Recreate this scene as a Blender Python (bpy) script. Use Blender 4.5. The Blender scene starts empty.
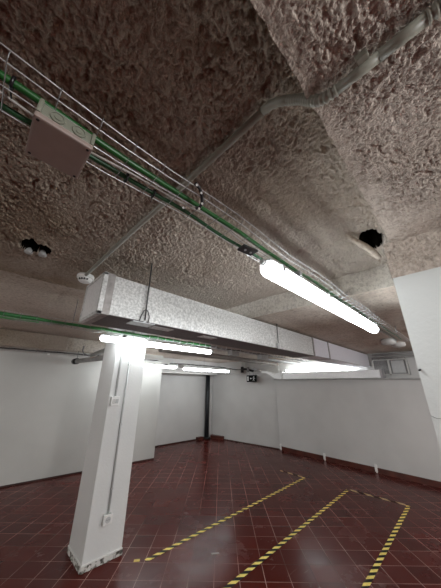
import bpy, bmesh, math, random
import numpy as np
from mathutils import Vector, Matrix

random.seed(4)
C = bpy.context.scene.collection
PI = math.pi

# ------------------------------------------------------------------ materials
def new_mat(name):
    m = bpy.data.materials.new(name); m.use_nodes = True
    nt = m.node_tree
    return m, nt, nt.nodes['Principled BSDF']

def N(nt, t, **kw):
    n = nt.nodes.new(t)
    for k, v in kw.items(): setattr(n, k, v)
    return n

def ramp(nt, fac, stops):
    r = N(nt, 'ShaderNodeValToRGB')
    el = r.color_ramp.elements
    while len(el) < len(stops): el.new(0.5)
    for e, (p, c) in zip(el, stops):
        e.position = p; e.color = (*c, 1)
    nt.links.new(fac, r.inputs[0])
    return r.outputs[0]

def mixc(nt, fac, a, b):
    n = N(nt, 'ShaderNodeMix', data_type='RGBA')
    for s, v in ((0, fac), (6, a), (7, b)):
        if hasattr(v, 'is_linked') or hasattr(v, 'links'): nt.links.new(v, n.inputs[s])
        elif isinstance(v, (int, float)): n.inputs[s].default_value = v
        else: n.inputs[s].default_value = (*v, 1)
    return n.outputs[2]

def math_n(nt, op, a, b=None):
    n = N(nt, 'ShaderNodeMath', operation=op)
    for i, v in enumerate((a, b)):
        if v is None: continue
        if isinstance(v, (int, float)): n.inputs[i].default_value = v
        else: nt.links.new(v, n.inputs[i])
    return n.outputs[0]

def simple(name, col, rough=0.5, metal=0.0, var=0.12, scale=30, bump=0.0, spec=0.5):
    m, nt, b = new_mat(name)
    tc = N(nt, 'ShaderNodeTexCoord')
    no = N(nt, 'ShaderNodeTexNoise'); no.inputs['Scale'].default_value = scale; no.inputs['Detail'].default_value = 4
    nt.links.new(tc.outputs['Object'], no.inputs['Vector'])
    lo = tuple(c * (1 - var) for c in col); hi = tuple(min(1, c * (1 + var)) for c in col)
    nt.links.new(ramp(nt, no.outputs[0], [(0.3, lo), (0.7, hi)]), b.inputs['Base Color'])
    b.inputs['Roughness'].default_value = rough; b.inputs['Metallic'].default_value = metal
    b.inputs['Specular IOR Level'].default_value = spec
    if bump:
        bp = N(nt, 'ShaderNodeBump'); bp.inputs['Strength'].default_value = bump; bp.inputs['Distance'].default_value = 0.004
        nt.links.new(no.outputs[0], bp.inputs['Height']); nt.links.new(bp.outputs[0], b.inputs['Normal'])
    return m

def spray_mat(name, dark, mid, light, patch=1.0, bumpscale=170, bump=0.8, paler=0.0):
    """sprayed fire-proofing plaster: blotchy brown grey, very rough"""
    m, nt, b = new_mat(name)
    tc = N(nt, 'ShaderNodeTexCoord')
    big = N(nt, 'ShaderNodeTexNoise'); big.inputs['Scale'].default_value = 1.6 * patch; big.inputs['Detail'].default_value = 3
    nt.links.new(tc.outputs['Object'], big.inputs['Vector'])
    sm = N(nt, 'ShaderNodeTexNoise'); sm.inputs['Scale'].default_value = 45; sm.inputs['Detail'].default_value = 5; sm.inputs['Roughness'].default_value = 0.7
    nt.links.new(tc.outputs['Object'], sm.inputs['Vector'])
    c1 = ramp(nt, big.outputs[0], [(0.35, dark), (0.5, mid), (0.68, light)])
    c2 = ramp(nt, sm.outputs[0], [(0.3, (0.45, 0.42, 0.40)), (0.55, (1, 1, 1)), (0.75, (1.0, 1.0, 1.0))])
    mx = N(nt, 'ShaderNodeMix', data_type='RGBA', blend_type='MULTIPLY'); mx.inputs[0].default_value = 0.75
    nt.links.new(c1, mx.inputs[6]); nt.links.new(c2, mx.inputs[7])
    nt.links.new(mx.outputs[2], b.inputs['Base Color'])
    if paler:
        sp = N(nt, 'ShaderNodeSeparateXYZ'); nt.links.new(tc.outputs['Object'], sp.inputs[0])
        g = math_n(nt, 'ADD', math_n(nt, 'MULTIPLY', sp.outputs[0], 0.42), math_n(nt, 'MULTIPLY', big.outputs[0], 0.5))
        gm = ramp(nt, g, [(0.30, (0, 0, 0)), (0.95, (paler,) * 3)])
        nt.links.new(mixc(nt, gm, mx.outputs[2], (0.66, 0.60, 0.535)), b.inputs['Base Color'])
    b.inputs['Roughness'].default_value = 0.95; b.inputs['Specular IOR Level'].default_value = 0.15
    vo = N(nt, 'ShaderNodeTexNoise'); vo.inputs['Scale'].default_value = bumpscale; vo.inputs['Detail'].default_value = 4
    nt.links.new(tc.outputs['Object'], vo.inputs['Vector'])
    bp = N(nt, 'ShaderNodeBump'); bp.inputs['Strength'].default_value = bump; bp.inputs['Distance'].default_value = 0.012
    nt.links.new(vo.outputs[0], bp.inputs['Height']); nt.links.new(bp.outputs[0], b.inputs['Normal'])
    return m

def paint_wall(name, col, grime=0.12):
    """white emulsion over plaster with faint roller marks and scuffs"""
    m, nt, b = new_mat(name)
    tc = N(nt, 'ShaderNodeTexCoord')
    big = N(nt, 'ShaderNodeTexNoise'); big.inputs['Scale'].default_value = 1.3; big.inputs['Detail'].default_value = 6
    nt.links.new(tc.outputs['Object'], big.inputs['Vector'])
    lo = tuple(c * (1 - grime) for c in col)
    c1 = ramp(nt, big.outputs[0], [(0.3, lo), (0.65, col)])
    vo = N(nt, 'ShaderNodeTexVoronoi'); vo.inputs['Scale'].default_value = 5
    nt.links.new(tc.outputs['Object'], vo.inputs['Vector'])
    spot = ramp(nt, vo.outputs['Distance'], [(0.02, (1, 1, 1)), (0.035, (0, 0, 0))])
    nt.links.new(mixc(nt, math_n(nt, 'MULTIPLY', spot, 0.35), c1, (0.25, 0.24, 0.22)), b.inputs['Base Color'])
    b.inputs['Roughness'].default_value = 0.6; b.inputs['Specular IOR Level'].default_value = 0.3
    no = N(nt, 'ShaderNodeTexNoise'); no.inputs['Scale'].default_value = 55; no.inputs['Detail'].default_value = 3
    nt.links.new(tc.outputs['Object'], no.inputs['Vector'])
    bp = N(nt, 'ShaderNodeBump'); bp.inputs['Strength'].default_value = 0.25; bp.inputs['Distance'].default_value = 0.005
    nt.links.new(no.outputs[0], bp.inputs['Height']); nt.links.new(bp.outputs[0], b.inputs['Normal'])
    return m

def tile_floor():
    """dark red glazed clay tiles laid diagonally, pale thin joints"""
    m, nt, b = new_mat('red_clay_tiles')
    tc = N(nt, 'ShaderNodeTexCoord'); sp = N(nt, 'ShaderNodeSeparateXYZ')
    nt.links.new(tc.outputs['Object'], sp.inputs[0])
    X, Y = sp.outputs[0], sp.outputs[1]
    k = math.sqrt(0.5)
    s = math_n(nt, 'MULTIPLY', math_n(nt, 'ADD', X, Y), k)
    t = math_n(nt, 'MULTIPLY', math_n(nt, 'SUBTRACT', X, Y), k)
    u = math_n(nt, 'DIVIDE', math_n(nt, 'SUBTRACT', s, 2.628), 0.2045)
    v = math_n(nt, 'DIVIDE', math_n(nt, 'SUBTRACT', t, -0.048), 0.2108)
    def edge(c, w):
        f = math_n(nt, 'FRACT', c)
        d = math_n(nt, 'ABSOLUTE', math_n(nt, 'SUBTRACT', f, 0.5))
        return math_n(nt, 'GREATER_THAN', d, 0.5 - w)
    jn = N(nt, 'ShaderNodeTexNoise'); jn.inputs['Scale'].default_value = 1.1; jn.inputs['Detail'].default_value = 3
    nt.links.new(tc.outputs['Object'], jn.inputs['Vector'])
    gu = edge(u, 0.0085); gv = edge(v, 0.0105)
    cmb = N(nt, 'ShaderNodeCombineXYZ')
    nt.links.new(math_n(nt, 'FLOOR', u), cmb.inputs[0]); nt.links.new(math_n(nt, 'FLOOR', v), cmb.inputs[1])
    wn = N(nt, 'ShaderNodeTexWhiteNoise'); nt.links.new(cmb.outputs[0], wn.inputs['Vector'])
    tile = ramp(nt, wn.outputs['Value'], [(0.0, (0.062, 0.0074, 0.0048)), (0.5, (0.077, 0.0094, 0.0060)), (1.0, (0.092, 0.0120, 0.0078))])
    dn = N(nt, 'ShaderNodeTexNoise'); dn.inputs['Scale'].default_value = 2.5; dn.inputs['Detail'].default_value = 7; dn.inputs['Roughness'].default_value = 0.65
    nt.links.new(tc.outputs['Object'], dn.inputs['Vector'])
    dust = ramp(nt, dn.outputs[0], [(0.58, (0, 0, 0)), (0.82, (0.18, 0.18, 0.18))])
    tile2 = mixc(nt, dust, tile, (0.16, 0.085, 0.07))
    # scuffs: thin pale scratches
    sc = N(nt, 'ShaderNodeTexNoise'); sc.inputs['Scale'].default_value = 3.3; sc.inputs['Detail'].default_value = 2; sc.inputs['Distortion'].default_value = 1.5
    mp = N(nt, 'ShaderNodeMapping'); mp.inputs['Scale'].default_value = (1, 6, 1); mp.inputs['Rotation'].default_value = (0, 0, 0.5)
    nt.links.new(tc.outputs['Object'], mp.inputs[0]); nt.links.new(mp.outputs[0], sc.inputs['Vector'])
    scm = ramp(nt, sc.outputs[0], [(0.70, (0, 0, 0)), (0.76, (0.35, 0.35, 0.35))])
    tile3 = mixc(nt, scm, tile2, (0.25, 0.17, 0.15))
    gcol = ramp(nt, jn.outputs[0], [(0.36, (0.045, 0.014, 0.010)), (0.58, (0.50, 0.30, 0.26))])
    g = math_n(nt, 'MAXIMUM', gu, gv)
    nt.links.new(mixc(nt, g, tile3, gcol), b.inputs['Base Color'])
    rg = ramp(nt, dn.outputs[0], [(0.3, (0.16, 0.16, 0.16)), (0.75, (0.34, 0.34, 0.34))])
    nt.links.new(rg, b.inputs['Roughness'])
    b.inputs['Specular IOR Level'].default_value = 0.15
    bp = N(nt, 'ShaderNodeBump'); bp.inputs['Strength'].default_value = 0.3; bp.inputs['Distance'].default_value = 0.002
    inv = math_n(nt, 'SUBTRACT', 1.0, g)
    hh = math_n(nt, 'ADD', inv, math_n(nt, 'MULTIPLY', dn.outputs[0], 0.8))
    nt.links.new(hh, bp.inputs['Height']); nt.links.new(bp.outputs[0], b.inputs['Normal'])
    return m

def tape_mat(name, ylw, blk, width, faded=0.0):
    """hazard tape: slanted black and yellow bands, along local X"""
    m, nt, b = new_mat(name)
    tc = N(nt, 'ShaderNodeTexCoord'); sp = N(nt, 'ShaderNodeSeparateXYZ')
    nt.links.new(tc.outputs['Object'], sp.inputs[0])
    q = math_n(nt, 'ADD', sp.outputs[0], math_n(nt, 'MULTIPLY', sp.outputs[1], 1.2))
    f = math_n(nt, 'FRACT', math_n(nt, 'DIVIDE', q, width))
    st = math_n(nt, 'GREATER_THAN', f, 0.5)
    no = N(nt, 'ShaderNodeTexNoise'); no.inputs['Scale'].default_value = 25; no.inputs['Detail'].default_value = 5
    nt.links.new(tc.outputs['Object'], no.inputs['Vector'])
    wear = ramp(nt, no.outputs[0], [(0.55, (0, 0, 0)), (0.75, (0.5 + faded / 2,) * 3)])
    c = mixc(nt, st, ylw, blk)
    nt.links.new(mixc(nt, wear, c, (0.12, 0.06, 0.04)), b.inputs['Base Color'])
    b.inputs['Roughness'].default_value = 0.6; b.inputs['Specular IOR Level'].default_value = 0.12
    return m

def foil_mat(name, base, spk=0.35, rough=0.38, metal=0.55):
    m, nt, b = new_mat(name)
    tc = N(nt, 'ShaderNodeTexCoord')
    no = N(nt, 'ShaderNodeTexNoise'); no.inputs['Scale'].default_value = 70; no.inputs['Detail'].default_value = 3; no.inputs['Roughness'].default_value = 0.6
    nt.links.new(tc.outputs['Object'], no.inputs['Vector'])
    lo = tuple(c * (1 - spk) for c in base); hi = tuple(min(1, c * (1 + spk)) for c in base)
    nt.links.new(ramp(nt, no.outputs[0], [(0.35, lo), (0.5, base), (0.65, hi)]), b.inputs['Base Color'])
    b.inputs['Metallic'].default_value = metal; b.inputs['Roughness'].default_value = rough
    bp = N(nt, 'ShaderNodeBump'); bp.inputs['Strength'].default_value = 0.35; bp.inputs['Distance'].default_value = 0.004
    nt.links.new(no.outputs[0], bp.inputs['Height']); nt.links.new(bp.outputs[0], b.inputs['Normal'])
    return m

def glow_mat(name, col, strength):
    m, nt, b = new_mat(name)
    b.inputs['Base Color'].default_value = (0.9, 0.92, 0.92, 1); b.inputs['Roughness'].default_value = 0.35
    tc = N(nt, 'ShaderNodeTexCoord'); no = N(nt, 'ShaderNodeTexNoise'); no.inputs['Scale'].default_value = 6
    nt.links.new(tc.outputs['Object'], no.inputs['Vector'])
    nt.links.new(ramp(nt, no.outputs[0], [(0.2, tuple(c * 0.96 for c in col)), (0.8, col)]), b.inputs['Emission Color'])
    b.inputs['Emission Strength'].default_value = strength
    return m

def chip_mat():
    m, nt, b = new_mat('chipped_skirting_mortar')
    tc = N(nt, 'ShaderNodeTexCoord'); no = N(nt, 'ShaderNodeTexNoise'); no.inputs['Scale'].default_value = 28; no.inputs['Detail'].default_value = 5
    nt.links.new(tc.outputs['Object'], no.inputs['Vector'])
    nt.links.new(ramp(nt, no.outputs[0], [(0.36, (0.06, 0.055, 0.045)), (0.46, (0.25, 0.24, 0.21)), (0.52, (0.7, 0.69, 0.66))]), b.inputs['Base Color'])
    b.inputs['Roughness'].default_value = 0.85
    return m

EM = 18.0
M = dict(
    floor=tile_floor(),
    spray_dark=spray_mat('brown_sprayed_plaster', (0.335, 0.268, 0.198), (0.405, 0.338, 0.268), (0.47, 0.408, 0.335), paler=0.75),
    spray_beam=spray_mat('grey_pink_sprayed_plaster', (0.50, 0.425, 0.36), (0.55, 0.475, 0.41), (0.60, 0.525, 0.46), 1.5),
    spray_grey=spray_mat('grey_sprayed_plaster', (0.50, 0.43, 0.36), (0.57, 0.50, 0.43), (0.62, 0.56, 0.49), 1.0, 70, 0.4),
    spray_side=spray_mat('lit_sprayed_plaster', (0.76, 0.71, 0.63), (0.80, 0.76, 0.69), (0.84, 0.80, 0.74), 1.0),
    wall=paint_wall('white_wall_paint', (0.60, 0.60, 0.575)),
    wall_r=paint_wall('off_white_wall_paint', (0.64, 0.635, 0.62)),
    column=paint_wall('white_column_paint', (0.76, 0.77, 0.76), 0.08),
    pillar=paint_wall('white_pillar_paint', (0.66, 0.675, 0.66), 0.10),
    skirting=simple('red_clay_skirting', (0.085, 0.022, 0.014), 0.4, var=0.35, scale=6),
    skirt_dark=simple('dark_skirting', (0.040, 0.018, 0.014), 0.5, var=0.3, scale=6),
    chip=chip_mat(),
    void=simple('shade_dark_cavity', (0.006, 0.005, 0.004), 1.0, var=0.3, spec=0.0),  # near-black colour stands in for the darkness inside the ceiling holes
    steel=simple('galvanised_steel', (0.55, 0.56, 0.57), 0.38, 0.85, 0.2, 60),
    rod=simple('dark_steel_rod', (0.10, 0.10, 0.10), 0.5, 0.5, 0.2, 40),
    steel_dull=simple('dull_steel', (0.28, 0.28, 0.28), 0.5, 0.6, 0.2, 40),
    green=simple('green_cable_sheath', (0.012, 0.090, 0.016), 0.38, var=0.15),
    green_lt=simple('bright_green_cable_sheath', (0.16, 0.55, 0.20), 0.42, var=0.2),  # albedo raised to give the left piece of the tray a lit look
    green_md=simple('mid_green_cable_sheath', (0.045, 0.26, 0.07), 0.4, var=0.2),
    green_dk=simple('dark_green_cable_sheath', (0.012, 0.075, 0.024), 0.4, var=0.2),
    black=simple('black_plastic', (0.012, 0.012, 0.013), 0.4, var=0.3),
    blackpipe=simple('black_painted_pipe', (0.014, 0.016, 0.019), 0.45, var=0.3),
    grey_cable=simple('pale_grey_cable', (0.46, 0.44, 0.41), 0.5),
    pvc=simple('grey_pvc', (0.255, 0.25, 0.205), 0.42, var=0.08),
    pvc_lt=simple('light_grey_pvc', (0.50, 0.51, 0.51), 0.45, var=0.06),
    pipe_gr=simple('grey_pipe', (0.36, 0.36, 0.35), 0.55, var=0.15, scale=12),
    pipe_brown=simple('brown_grey_pipe', (0.20, 0.175, 0.155), 0.6, var=0.2, scale=10),
    box=simple('grey_green_plastic', (0.20, 0.205, 0.160), 0.42, var=0.05),
    lid=simple('grey_brown_plastic_lid', (0.31, 0.245, 0.215), 0.38, var=0.05),
    white=simple('white_plastic', (0.80, 0.80, 0.78), 0.4, var=0.03),
    white_dim=simple('dull_white_plastic', (0.55, 0.55, 0.53), 0.5, var=0.08),
    lamp_body=simple('grey_lamp_housing', (0.62, 0.63, 0.64), 0.45, var=0.04),
    glow=glow_mat('lit_diffuser', (0.93, 0.98, 1.0), EM),
    foil=foil_mat('silver_foil_insulation', (0.62, 0.62, 0.61), 0.26, 0.45, 0.3),
    foil_dim=foil_mat('grey_foil_insulation', (0.40, 0.38, 0.39), 0.12, 0.5, 0.3),
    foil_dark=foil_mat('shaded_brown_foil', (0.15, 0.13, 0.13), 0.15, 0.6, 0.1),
    foil_lav=foil_mat('lavender_grey_foil', (0.66, 0.65, 0.70), 0.06, 0.5, 0.1),
    foil_white=foil_mat('pale_foil', (0.84, 0.84, 0.84), 0.08, 0.42, 0.25),
    duct_edge=simple('duct_corner_tape', (0.33, 0.31, 0.30), 0.5, 0.3, 0.25, 25),
    yellow_scrap=simple('yellow_tape_scrap', (0.62, 0.45, 0.08), 0.5),
    sign=simple('black_sign_face', (0.008, 0.008, 0.008), 0.85, spec=0.1),
    sign_white=simple('white_sign_print', (0.72, 0.74, 0.72), 0.5, var=0.03),
    tape=tape_mat('black_yellow_hazard_tape', (0.95, 0.76, 0.22), (0.012, 0.013, 0.012), 0.105),
    tape_old=tape_mat('worn_hazard_tape', (0.50, 0.40, 0.22), (0.030, 0.016, 0.012), 0.20, 0.3),
)

# ------------------------------------------------------------------ mesh helpers
class MB:
    def __init__(s): s.v = []; s.f = []; s.sm = []
    def add(s, vs, fs, smooth=False):
        o = len(s.v); s.v += [tuple(v) for v in vs]
        s.f += [tuple(i + o for i in f) for f in fs]; s.sm += [smooth] * len(fs)
        return s
    def box(s, lo, hi, bev=0.0):
        if bev:
            bm = bmesh.new(); bmesh.ops.create_cube(bm, size=1)
            for v in bm.verts:
                v.co = Vector([lo[i] + (v.co[i] + .5) * (hi[i] - lo[i]) for i in range(3)])
            bmesh.ops.bevel(bm, geom=list(bm.edges), offset=bev, segments=2, profile=0.6, affect='EDGES')
            bm.verts.index_update()
            s.add([v.co[:] for v in bm.verts], [[v.index for v in f.verts] for f in bm.faces]); bm.free()
            return s
        x0, y0, z0 = lo; x1, y1, z1 = hi
        return s.prism([(x0, y0), (x1, y0), (x1, y1), (x0, y1)], z0, z1)
    def prism(s, poly, z0, z1):
        n = len(poly)
        zt = z1 if isinstance(z1, (list, tuple)) else [z1] * n
        vs = [(x, y, z0) for x, y in poly] + [(x, y, zt[i]) for i, (x, y) in enumerate(poly)]
        fs = [list(range(n))[::-1], list(range(n, 2 * n))] + [[i, (i + 1) % n, n + (i + 1) % n, n + i] for i in range(n)]
        return s.add(vs, fs)
    def tube(s, pts, r, seg=8, rad=None, caps=True):
        pts = [Vector(p) for p in pts]; n = len(pts)
        rr = rad if rad else [r] * n
        vs = []; up = None
        for i, p in enumerate(pts):
            d = (pts[min(i + 1, n - 1)] - pts[max(i - 1, 0)]).normalized()
            if up is None:
                up = Vector((0, 0, 1)) if abs(d.z) < .9 else Vector((1, 0, 0))
            a = d.cross(up).normalized(); up = a.cross(d).normalized()
            for k in range(seg):
                t = 2 * PI * k / seg
                vs.append(p + (a * math.cos(t) + up * math.sin(t)) * rr[i])
        fs = [[i * seg + k, i * seg + (k + 1) % seg, (i + 1) * seg + (k + 1) % seg, (i + 1) * seg + k] for i in range(n - 1) for k in range(seg)]
        s.add(vs, fs, True)
        if caps:
            o = len(s.v) - len(vs)
            s.f += [tuple(o + k for k in range(seg))[::-1], tuple(o + (n - 1) * seg + k for k in range(seg))]; s.sm += [False, False]
        return s
    def disc(s, c, axis, r, h, seg=24, prof=None):
        """lathe about axis; prof = list of (radius, height)"""
        prof = prof or [(r, 0), (r, h)]
        ax = Vector(axis).normalized()
        a = ax.orthogonal().normalized(); b = ax.cross(a)
        c = Vector(c); vs = []
        for (pr, ph) in prof:
            for k in range(seg):
                t = 2 * PI * k / seg
                vs.append(c + ax * ph + (a * math.cos(t) + b * math.sin(t)) * pr)
        n = len(prof)
        fs = [[i * seg + k, i * seg + (k + 1) % seg, (i + 1) * seg + (k + 1) % seg, (i + 1) * seg + k] for i in range(n - 1) for k in range(seg)]
        fs += [list(range(seg))[::-1], [(n - 1) * seg + k for k in range(seg)]]
        return s.add(vs, fs)
    def build(s, name, mat, parent=None, smooth=False):
        me = bpy.data.meshes.new(name)
        off = Vector(parent.matrix_world.translation) if parent is not None else Vector((0, 0, 0))
        base = getattr(parent, 'name', None)
        off = OFF.get(base, Vector((0, 0, 0)))
        me.from_pydata([(v[0] - off.x, v[1] - off.y, v[2] - off.z) for v in s.v], [], s.f)
        for p, q in zip(me.polygons, s.sm): p.use_smooth = bool(q or smooth)
        bm = bmesh.new(); bm.from_mesh(me); bmesh.ops.recalc_face_normals(bm, faces=bm.faces); bm.to_mesh(me); bm.free()
        me.materials.append(mat); me.update()
        o = bpy.data.objects.new(name, me); C.objects.link(o)
        if parent is not None:
            o.parent = parent; OFF[o.name] = off
        return o

OFF = {}
def tag(o, label, cat, group=None):
    o['label'] = label; o['category'] = cat
    if group: o['group'] = group
    return o
def thing(name, label, cat, loc=(0, 0, 0), group=None):
    o = bpy.data.objects.new(name, None); C.objects.link(o); o.location = loc
    o.empty_display_size = 0.1
    OFF[o.name] = Vector(loc)
    return tag(o, label, cat, group)
def struct(o):
    o['kind'] = 'structure'; return o
def solo(mb, name, mat, label, cat, group=None, smooth=False):
    """a thing that is one mesh, origin moved to its base"""
    o = mb.build(name, mat, None, smooth)
    me = o.data; n = len(me.vertices)
    co = np.empty(n * 3); me.vertices.foreach_get('co', co); co = co.reshape(-1, 3)
    c = (co.min(0) + co.max(0)) / 2; c[2] = co[:, 2].min()
    co -= c; me.vertices.foreach_set('co', co.ravel()); me.update(); o.location = c
    return tag(o, label, cat, group)
def children(o): return [x for x in bpy.data.objects if x.parent == o]
def copy_tree(o, parent=None):
    c = o.copy(); C.objects.link(c)
    if parent is not None: c.parent = parent
    for ch in children(o): copy_tree(ch, c)
    return c

# ------------------------------------------------------------------ numpy noise for the sprayed plaster
def _hash(ix, iy, k):
    h = (ix.astype(np.int64) * 374761393 + iy.astype(np.int64) * 668265263 + k * 2147483647) & 0xffffffff
    h = ((h ^ (h >> 13)) * 1274126177) & 0xffffffff
    h = (h ^ (h >> 16)) & 0xffffffff
    return h / 4294967295.0
def vnoise(x, y, k=0):
    ix = np.floor(x); iy = np.floor(y); fx = x - ix; fy = y - iy
    ux = fx * fx * (3 - 2 * fx); uy = fy * fy * (3 - 2 * fy)
    a = _hash(ix, iy, k); b = _hash(ix + 1, iy, k); c = _hash(ix, iy + 1, k); d = _hash(ix + 1, iy + 1, k)
    return (a * (1 - ux) + b * ux) * (1 - uy) + (c * (1 - ux) + d * ux) * uy
def worley(x, y, k=0):
    ix = np.floor(x); iy = np.floor(y); best = np.full(x.shape, 9.0)
    for dx in (-1, 0, 1):
        for dy in (-1, 0, 1):
            px = ix + dx + _hash(ix + dx, iy + dy, k); py = iy + dy + _hash(ix + dx, iy + dy, k + 7)
            best = np.minimum(best, (px - x) ** 2 + (py - y) ** 2)
    return np.sqrt(best)
def spray_height(x, y, cell=0.020, amp=1.0):
    """crusty sprayed plaster: a web of ridges around deep pits (positive = hanging down), metres"""
    wx = x + cell * 0.6 * (vnoise(x / cell * .8, y / cell * .8, 3) - .5) + 0.03 * (vnoise(x * 9, y * 9, 5) - .5)
    wy = y + cell * 0.6 * (vnoise(x / cell * .8, y / cell * .8, 4) - .5) + 0.03 * (vnoise(x * 9, y * 9, 6) - .5)
    w = np.clip(worley(wx / cell, wy / cell, 1), 0, 1)
    w2 = np.clip(worley(wx / (cell * .55), wy / (cell * .55), 21), 0, 1)
    pit = np.clip(w * 1.25, 0, 1)
    fine = vnoise(x / (cell * .30), y / (cell * .30), 9)
    fine2 = 1 - np.abs(2 * vnoise(x / (cell * .42) + 7, y / (cell * .42), 12) - 1)
    deep = np.clip(vnoise(wx / (cell * 1.5), wy / (cell * 1.5), 15) - .62, 0, 1) * 2.6      # scattered deeper pockets
    big = vnoise(x * 5, y * 5, 8) - .5
    k = 0.45 + 0.8 * vnoise(x * 7.1, y * 7.1, 11)
    return amp * (k * (0.010 * pit + 0.007 * w2 + 0.007 * fine + 0.006 * fine2 - 0.016 * deep) + 0.014 * big)

def grid_panel(name, mat, o, du, dv, nu, nv, nrm, fn, warp=None, void=None):
    """displaced rectangle: o + s*du + t*dv pushed by fn(u_m, v_m) along nrm"""
    o, du, dv, nrm = (np.array(a, float) for a in (o, du, dv, nrm))
    s, t = np.meshgrid(np.linspace(0, 1, nu + 1), np.linspace(0, 1, nv + 1), indexing='ij')
    P = o + s[..., None] * du + t[..., None] * dv
    lu, lv = np.linalg.norm(du), np.linalg.norm(dv)
    P0 = P
    P = P + nrm * fn(P, s * lu, t * lv)[..., None]
    if warp: P = warp(P)
    idx = np.arange((nu + 1) * (nv + 1)).reshape(nu + 1, nv + 1)
    F = np.stack([idx[:-1, :-1], idx[1:, :-1], idx[1:, 1:], idx[:-1, 1:]], -1).reshape(-1, 4)
    me = bpy.data.meshes.new(name)
    me.vertices.add(P.size // 3); me.vertices.foreach_set('co', P.reshape(-1))
    me.loops.add(F.size); me.loops.foreach_set('vertex_index', F.reshape(-1))
    me.polygons.add(len(F)); me.polygons.foreach_set('loop_start', np.arange(len(F)) * 4)
    me.update(calc_edges=True); me.validate()
    me.polygons.foreach_set('use_smooth', np.ones(len(F), bool))
    me.materials.append(mat)
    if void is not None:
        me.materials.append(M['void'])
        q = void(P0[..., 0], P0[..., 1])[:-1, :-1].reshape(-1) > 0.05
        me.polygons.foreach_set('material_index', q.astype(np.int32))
    ob = bpy.data.objects.new(name, me); C.objects.link(ob)
    return ob

# ------------------------------------------------------------------ levels (metres)
ZC = 2.30      # main ceiling
ZB = 2.15      # beam soffit and low ceiling
YB = 0.112     # edge of the near beam
XT = 1.86      # face of the cross beam
XW0, XWS = 5.655, 0.050          # lining wall: x = XW0 + XWS*y
XM = 5.98      # masonry wall behind the lining

# ------------------------------------------------------------------ room shell
fl = MB().add([(-3.6, -4, 0), (7, -4, 0), (7, 7, 0), (-3.6, 7, 0)], [(0, 1, 2, 3)])
struct(fl.build('floor', M['floor']))

def holes(x, y):
    """ragged holes in the plaster"""
    def blob(cx, cy, rx, ry, k):
        a = (x - cx) / rx; b = (y - cy) / ry
        d = np.sqrt(a * a + b * b) + 0.30 * (vnoise(x * 24, y * 24, k) - .5)
        return np.clip((1.0 - d) * 6, 0, 1)
    return np.maximum.reduce([blob(0.042, 1.755, 0.058, 0.080, 31), blob(0.106, 1.75, 0.048, 0.065, 32), blob(1.46, 0.215, 0.13, 0.060, 33)])

def ceil_fn(P, u, v):
    x, y = P[..., 0], P[..., 1]
    h = spray_height(x, y, 0.0165)
    calm = np.clip((y - 1.75) / 0.35, 0, 1)           # trowelled smoother away from the camera on the left
    h = h * (1 - 0.12 * np.clip((x - 0.6) / 0.9, 0, 1))
    h = h * (1 - 0.62 * calm) + 0.006 * calm * (vnoise(x * 3, y * 14, 40))
    return h - 0.22 * holes(x, y)
parts = []
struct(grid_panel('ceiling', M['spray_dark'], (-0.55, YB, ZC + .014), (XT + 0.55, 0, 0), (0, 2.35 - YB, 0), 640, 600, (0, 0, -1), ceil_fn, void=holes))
struct(grid_panel('ceiling', M['spray_grey'], (-0.55, 2.35, ZC + .014), (XT + 0.55, 0, 0), (0, 2.9, 0), 150, 180, (0, 0, -1), ceil_fn))
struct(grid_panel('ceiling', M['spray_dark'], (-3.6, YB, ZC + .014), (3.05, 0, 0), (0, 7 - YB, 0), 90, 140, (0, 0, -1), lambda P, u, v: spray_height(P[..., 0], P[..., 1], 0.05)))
struct(grid_panel('ceiling', M['spray_grey'], (XT, YB - 0.0, ZB), (7 - XT, 0, 0), (0, 2.2, 0), 220, 110, (0, 0, -1), lambda P, u, v: spray_height(P[..., 0], P[..., 1], 0.035, 0.5)))
struct(grid_panel('ceiling', M['spray_grey'], (XT, YB + 2.2, ZB), (7 - XT, 0, 0), (0, 7 - YB - 2.2, 0), 100, 100, (0, 0, -1), lambda P, u, v: spray_height(P[..., 0], P[..., 1], 0.06, 0.5)))
# near beam over the camera: soffit and its hidden side
def edge_fn(P, u, v):
    x, y = P[..., 0], P[..., 1]
    e = np.clip((YB - y) / 0.05, 0.30, 1)
    return spray_height(x + 9, y + 3, 0.0105, 0.55) * e
def edge_warp(P):
    e = np.clip(1 - (YB - P[..., 1]) / 0.06, 0, 1)
    P[..., 1] += e * 0.006 * (vnoise(P[..., 0] * 40, P[..., 0] * 0, 50) - .6)
    return P
struct(grid_panel('ceiling_beam', M['spray_beam'], (-0.6, YB - 0.60, ZB), (2.0, 0, 0), (0, 0.60, 0), 640, 210, (0, 0, -1), edge_fn, warp=edge_warp))
struct(grid_panel('ceiling_beam', M['spray_beam'], (-0.6, YB - .012, ZB), (XT + 0.6, 0, 0), (0, 0, ZC - ZB + .02), 240, 16, (0, 1, 0), lambda P, u, v: 0.4 * spray_height(P[..., 0], P[..., 2] * 1.0 + 4, 0.024) * np.clip(v / 0.02, 0, 1)))
sl = MB().add([(-3.6, -4, ZB + .001), (7, -4, ZB + .001), (7, YB - .59, ZB + .001), (-3.6, YB - .59, ZB + .001)], [(0, 1, 2, 3)])
sl.add([(-3.6, YB - 1, ZB), (-0.59, YB - 1, ZB), (-0.59, YB, ZB), (-3.6, YB, ZB)], [(0, 1, 2, 3)])
sl.add([(-3.6, YB, ZB), (-0.59, YB, ZB), (-0.59, YB, ZC), (-3.6, YB, ZC)], [(0, 1, 2, 3)])
sl.add([(1.39, YB - 1, ZB), (7, YB - 1, ZB), (7, YB, ZB), (1.39, YB, ZB)], [(0, 1, 2, 3)])
struct(sl.build('ceiling', M['spray_beam']))
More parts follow.
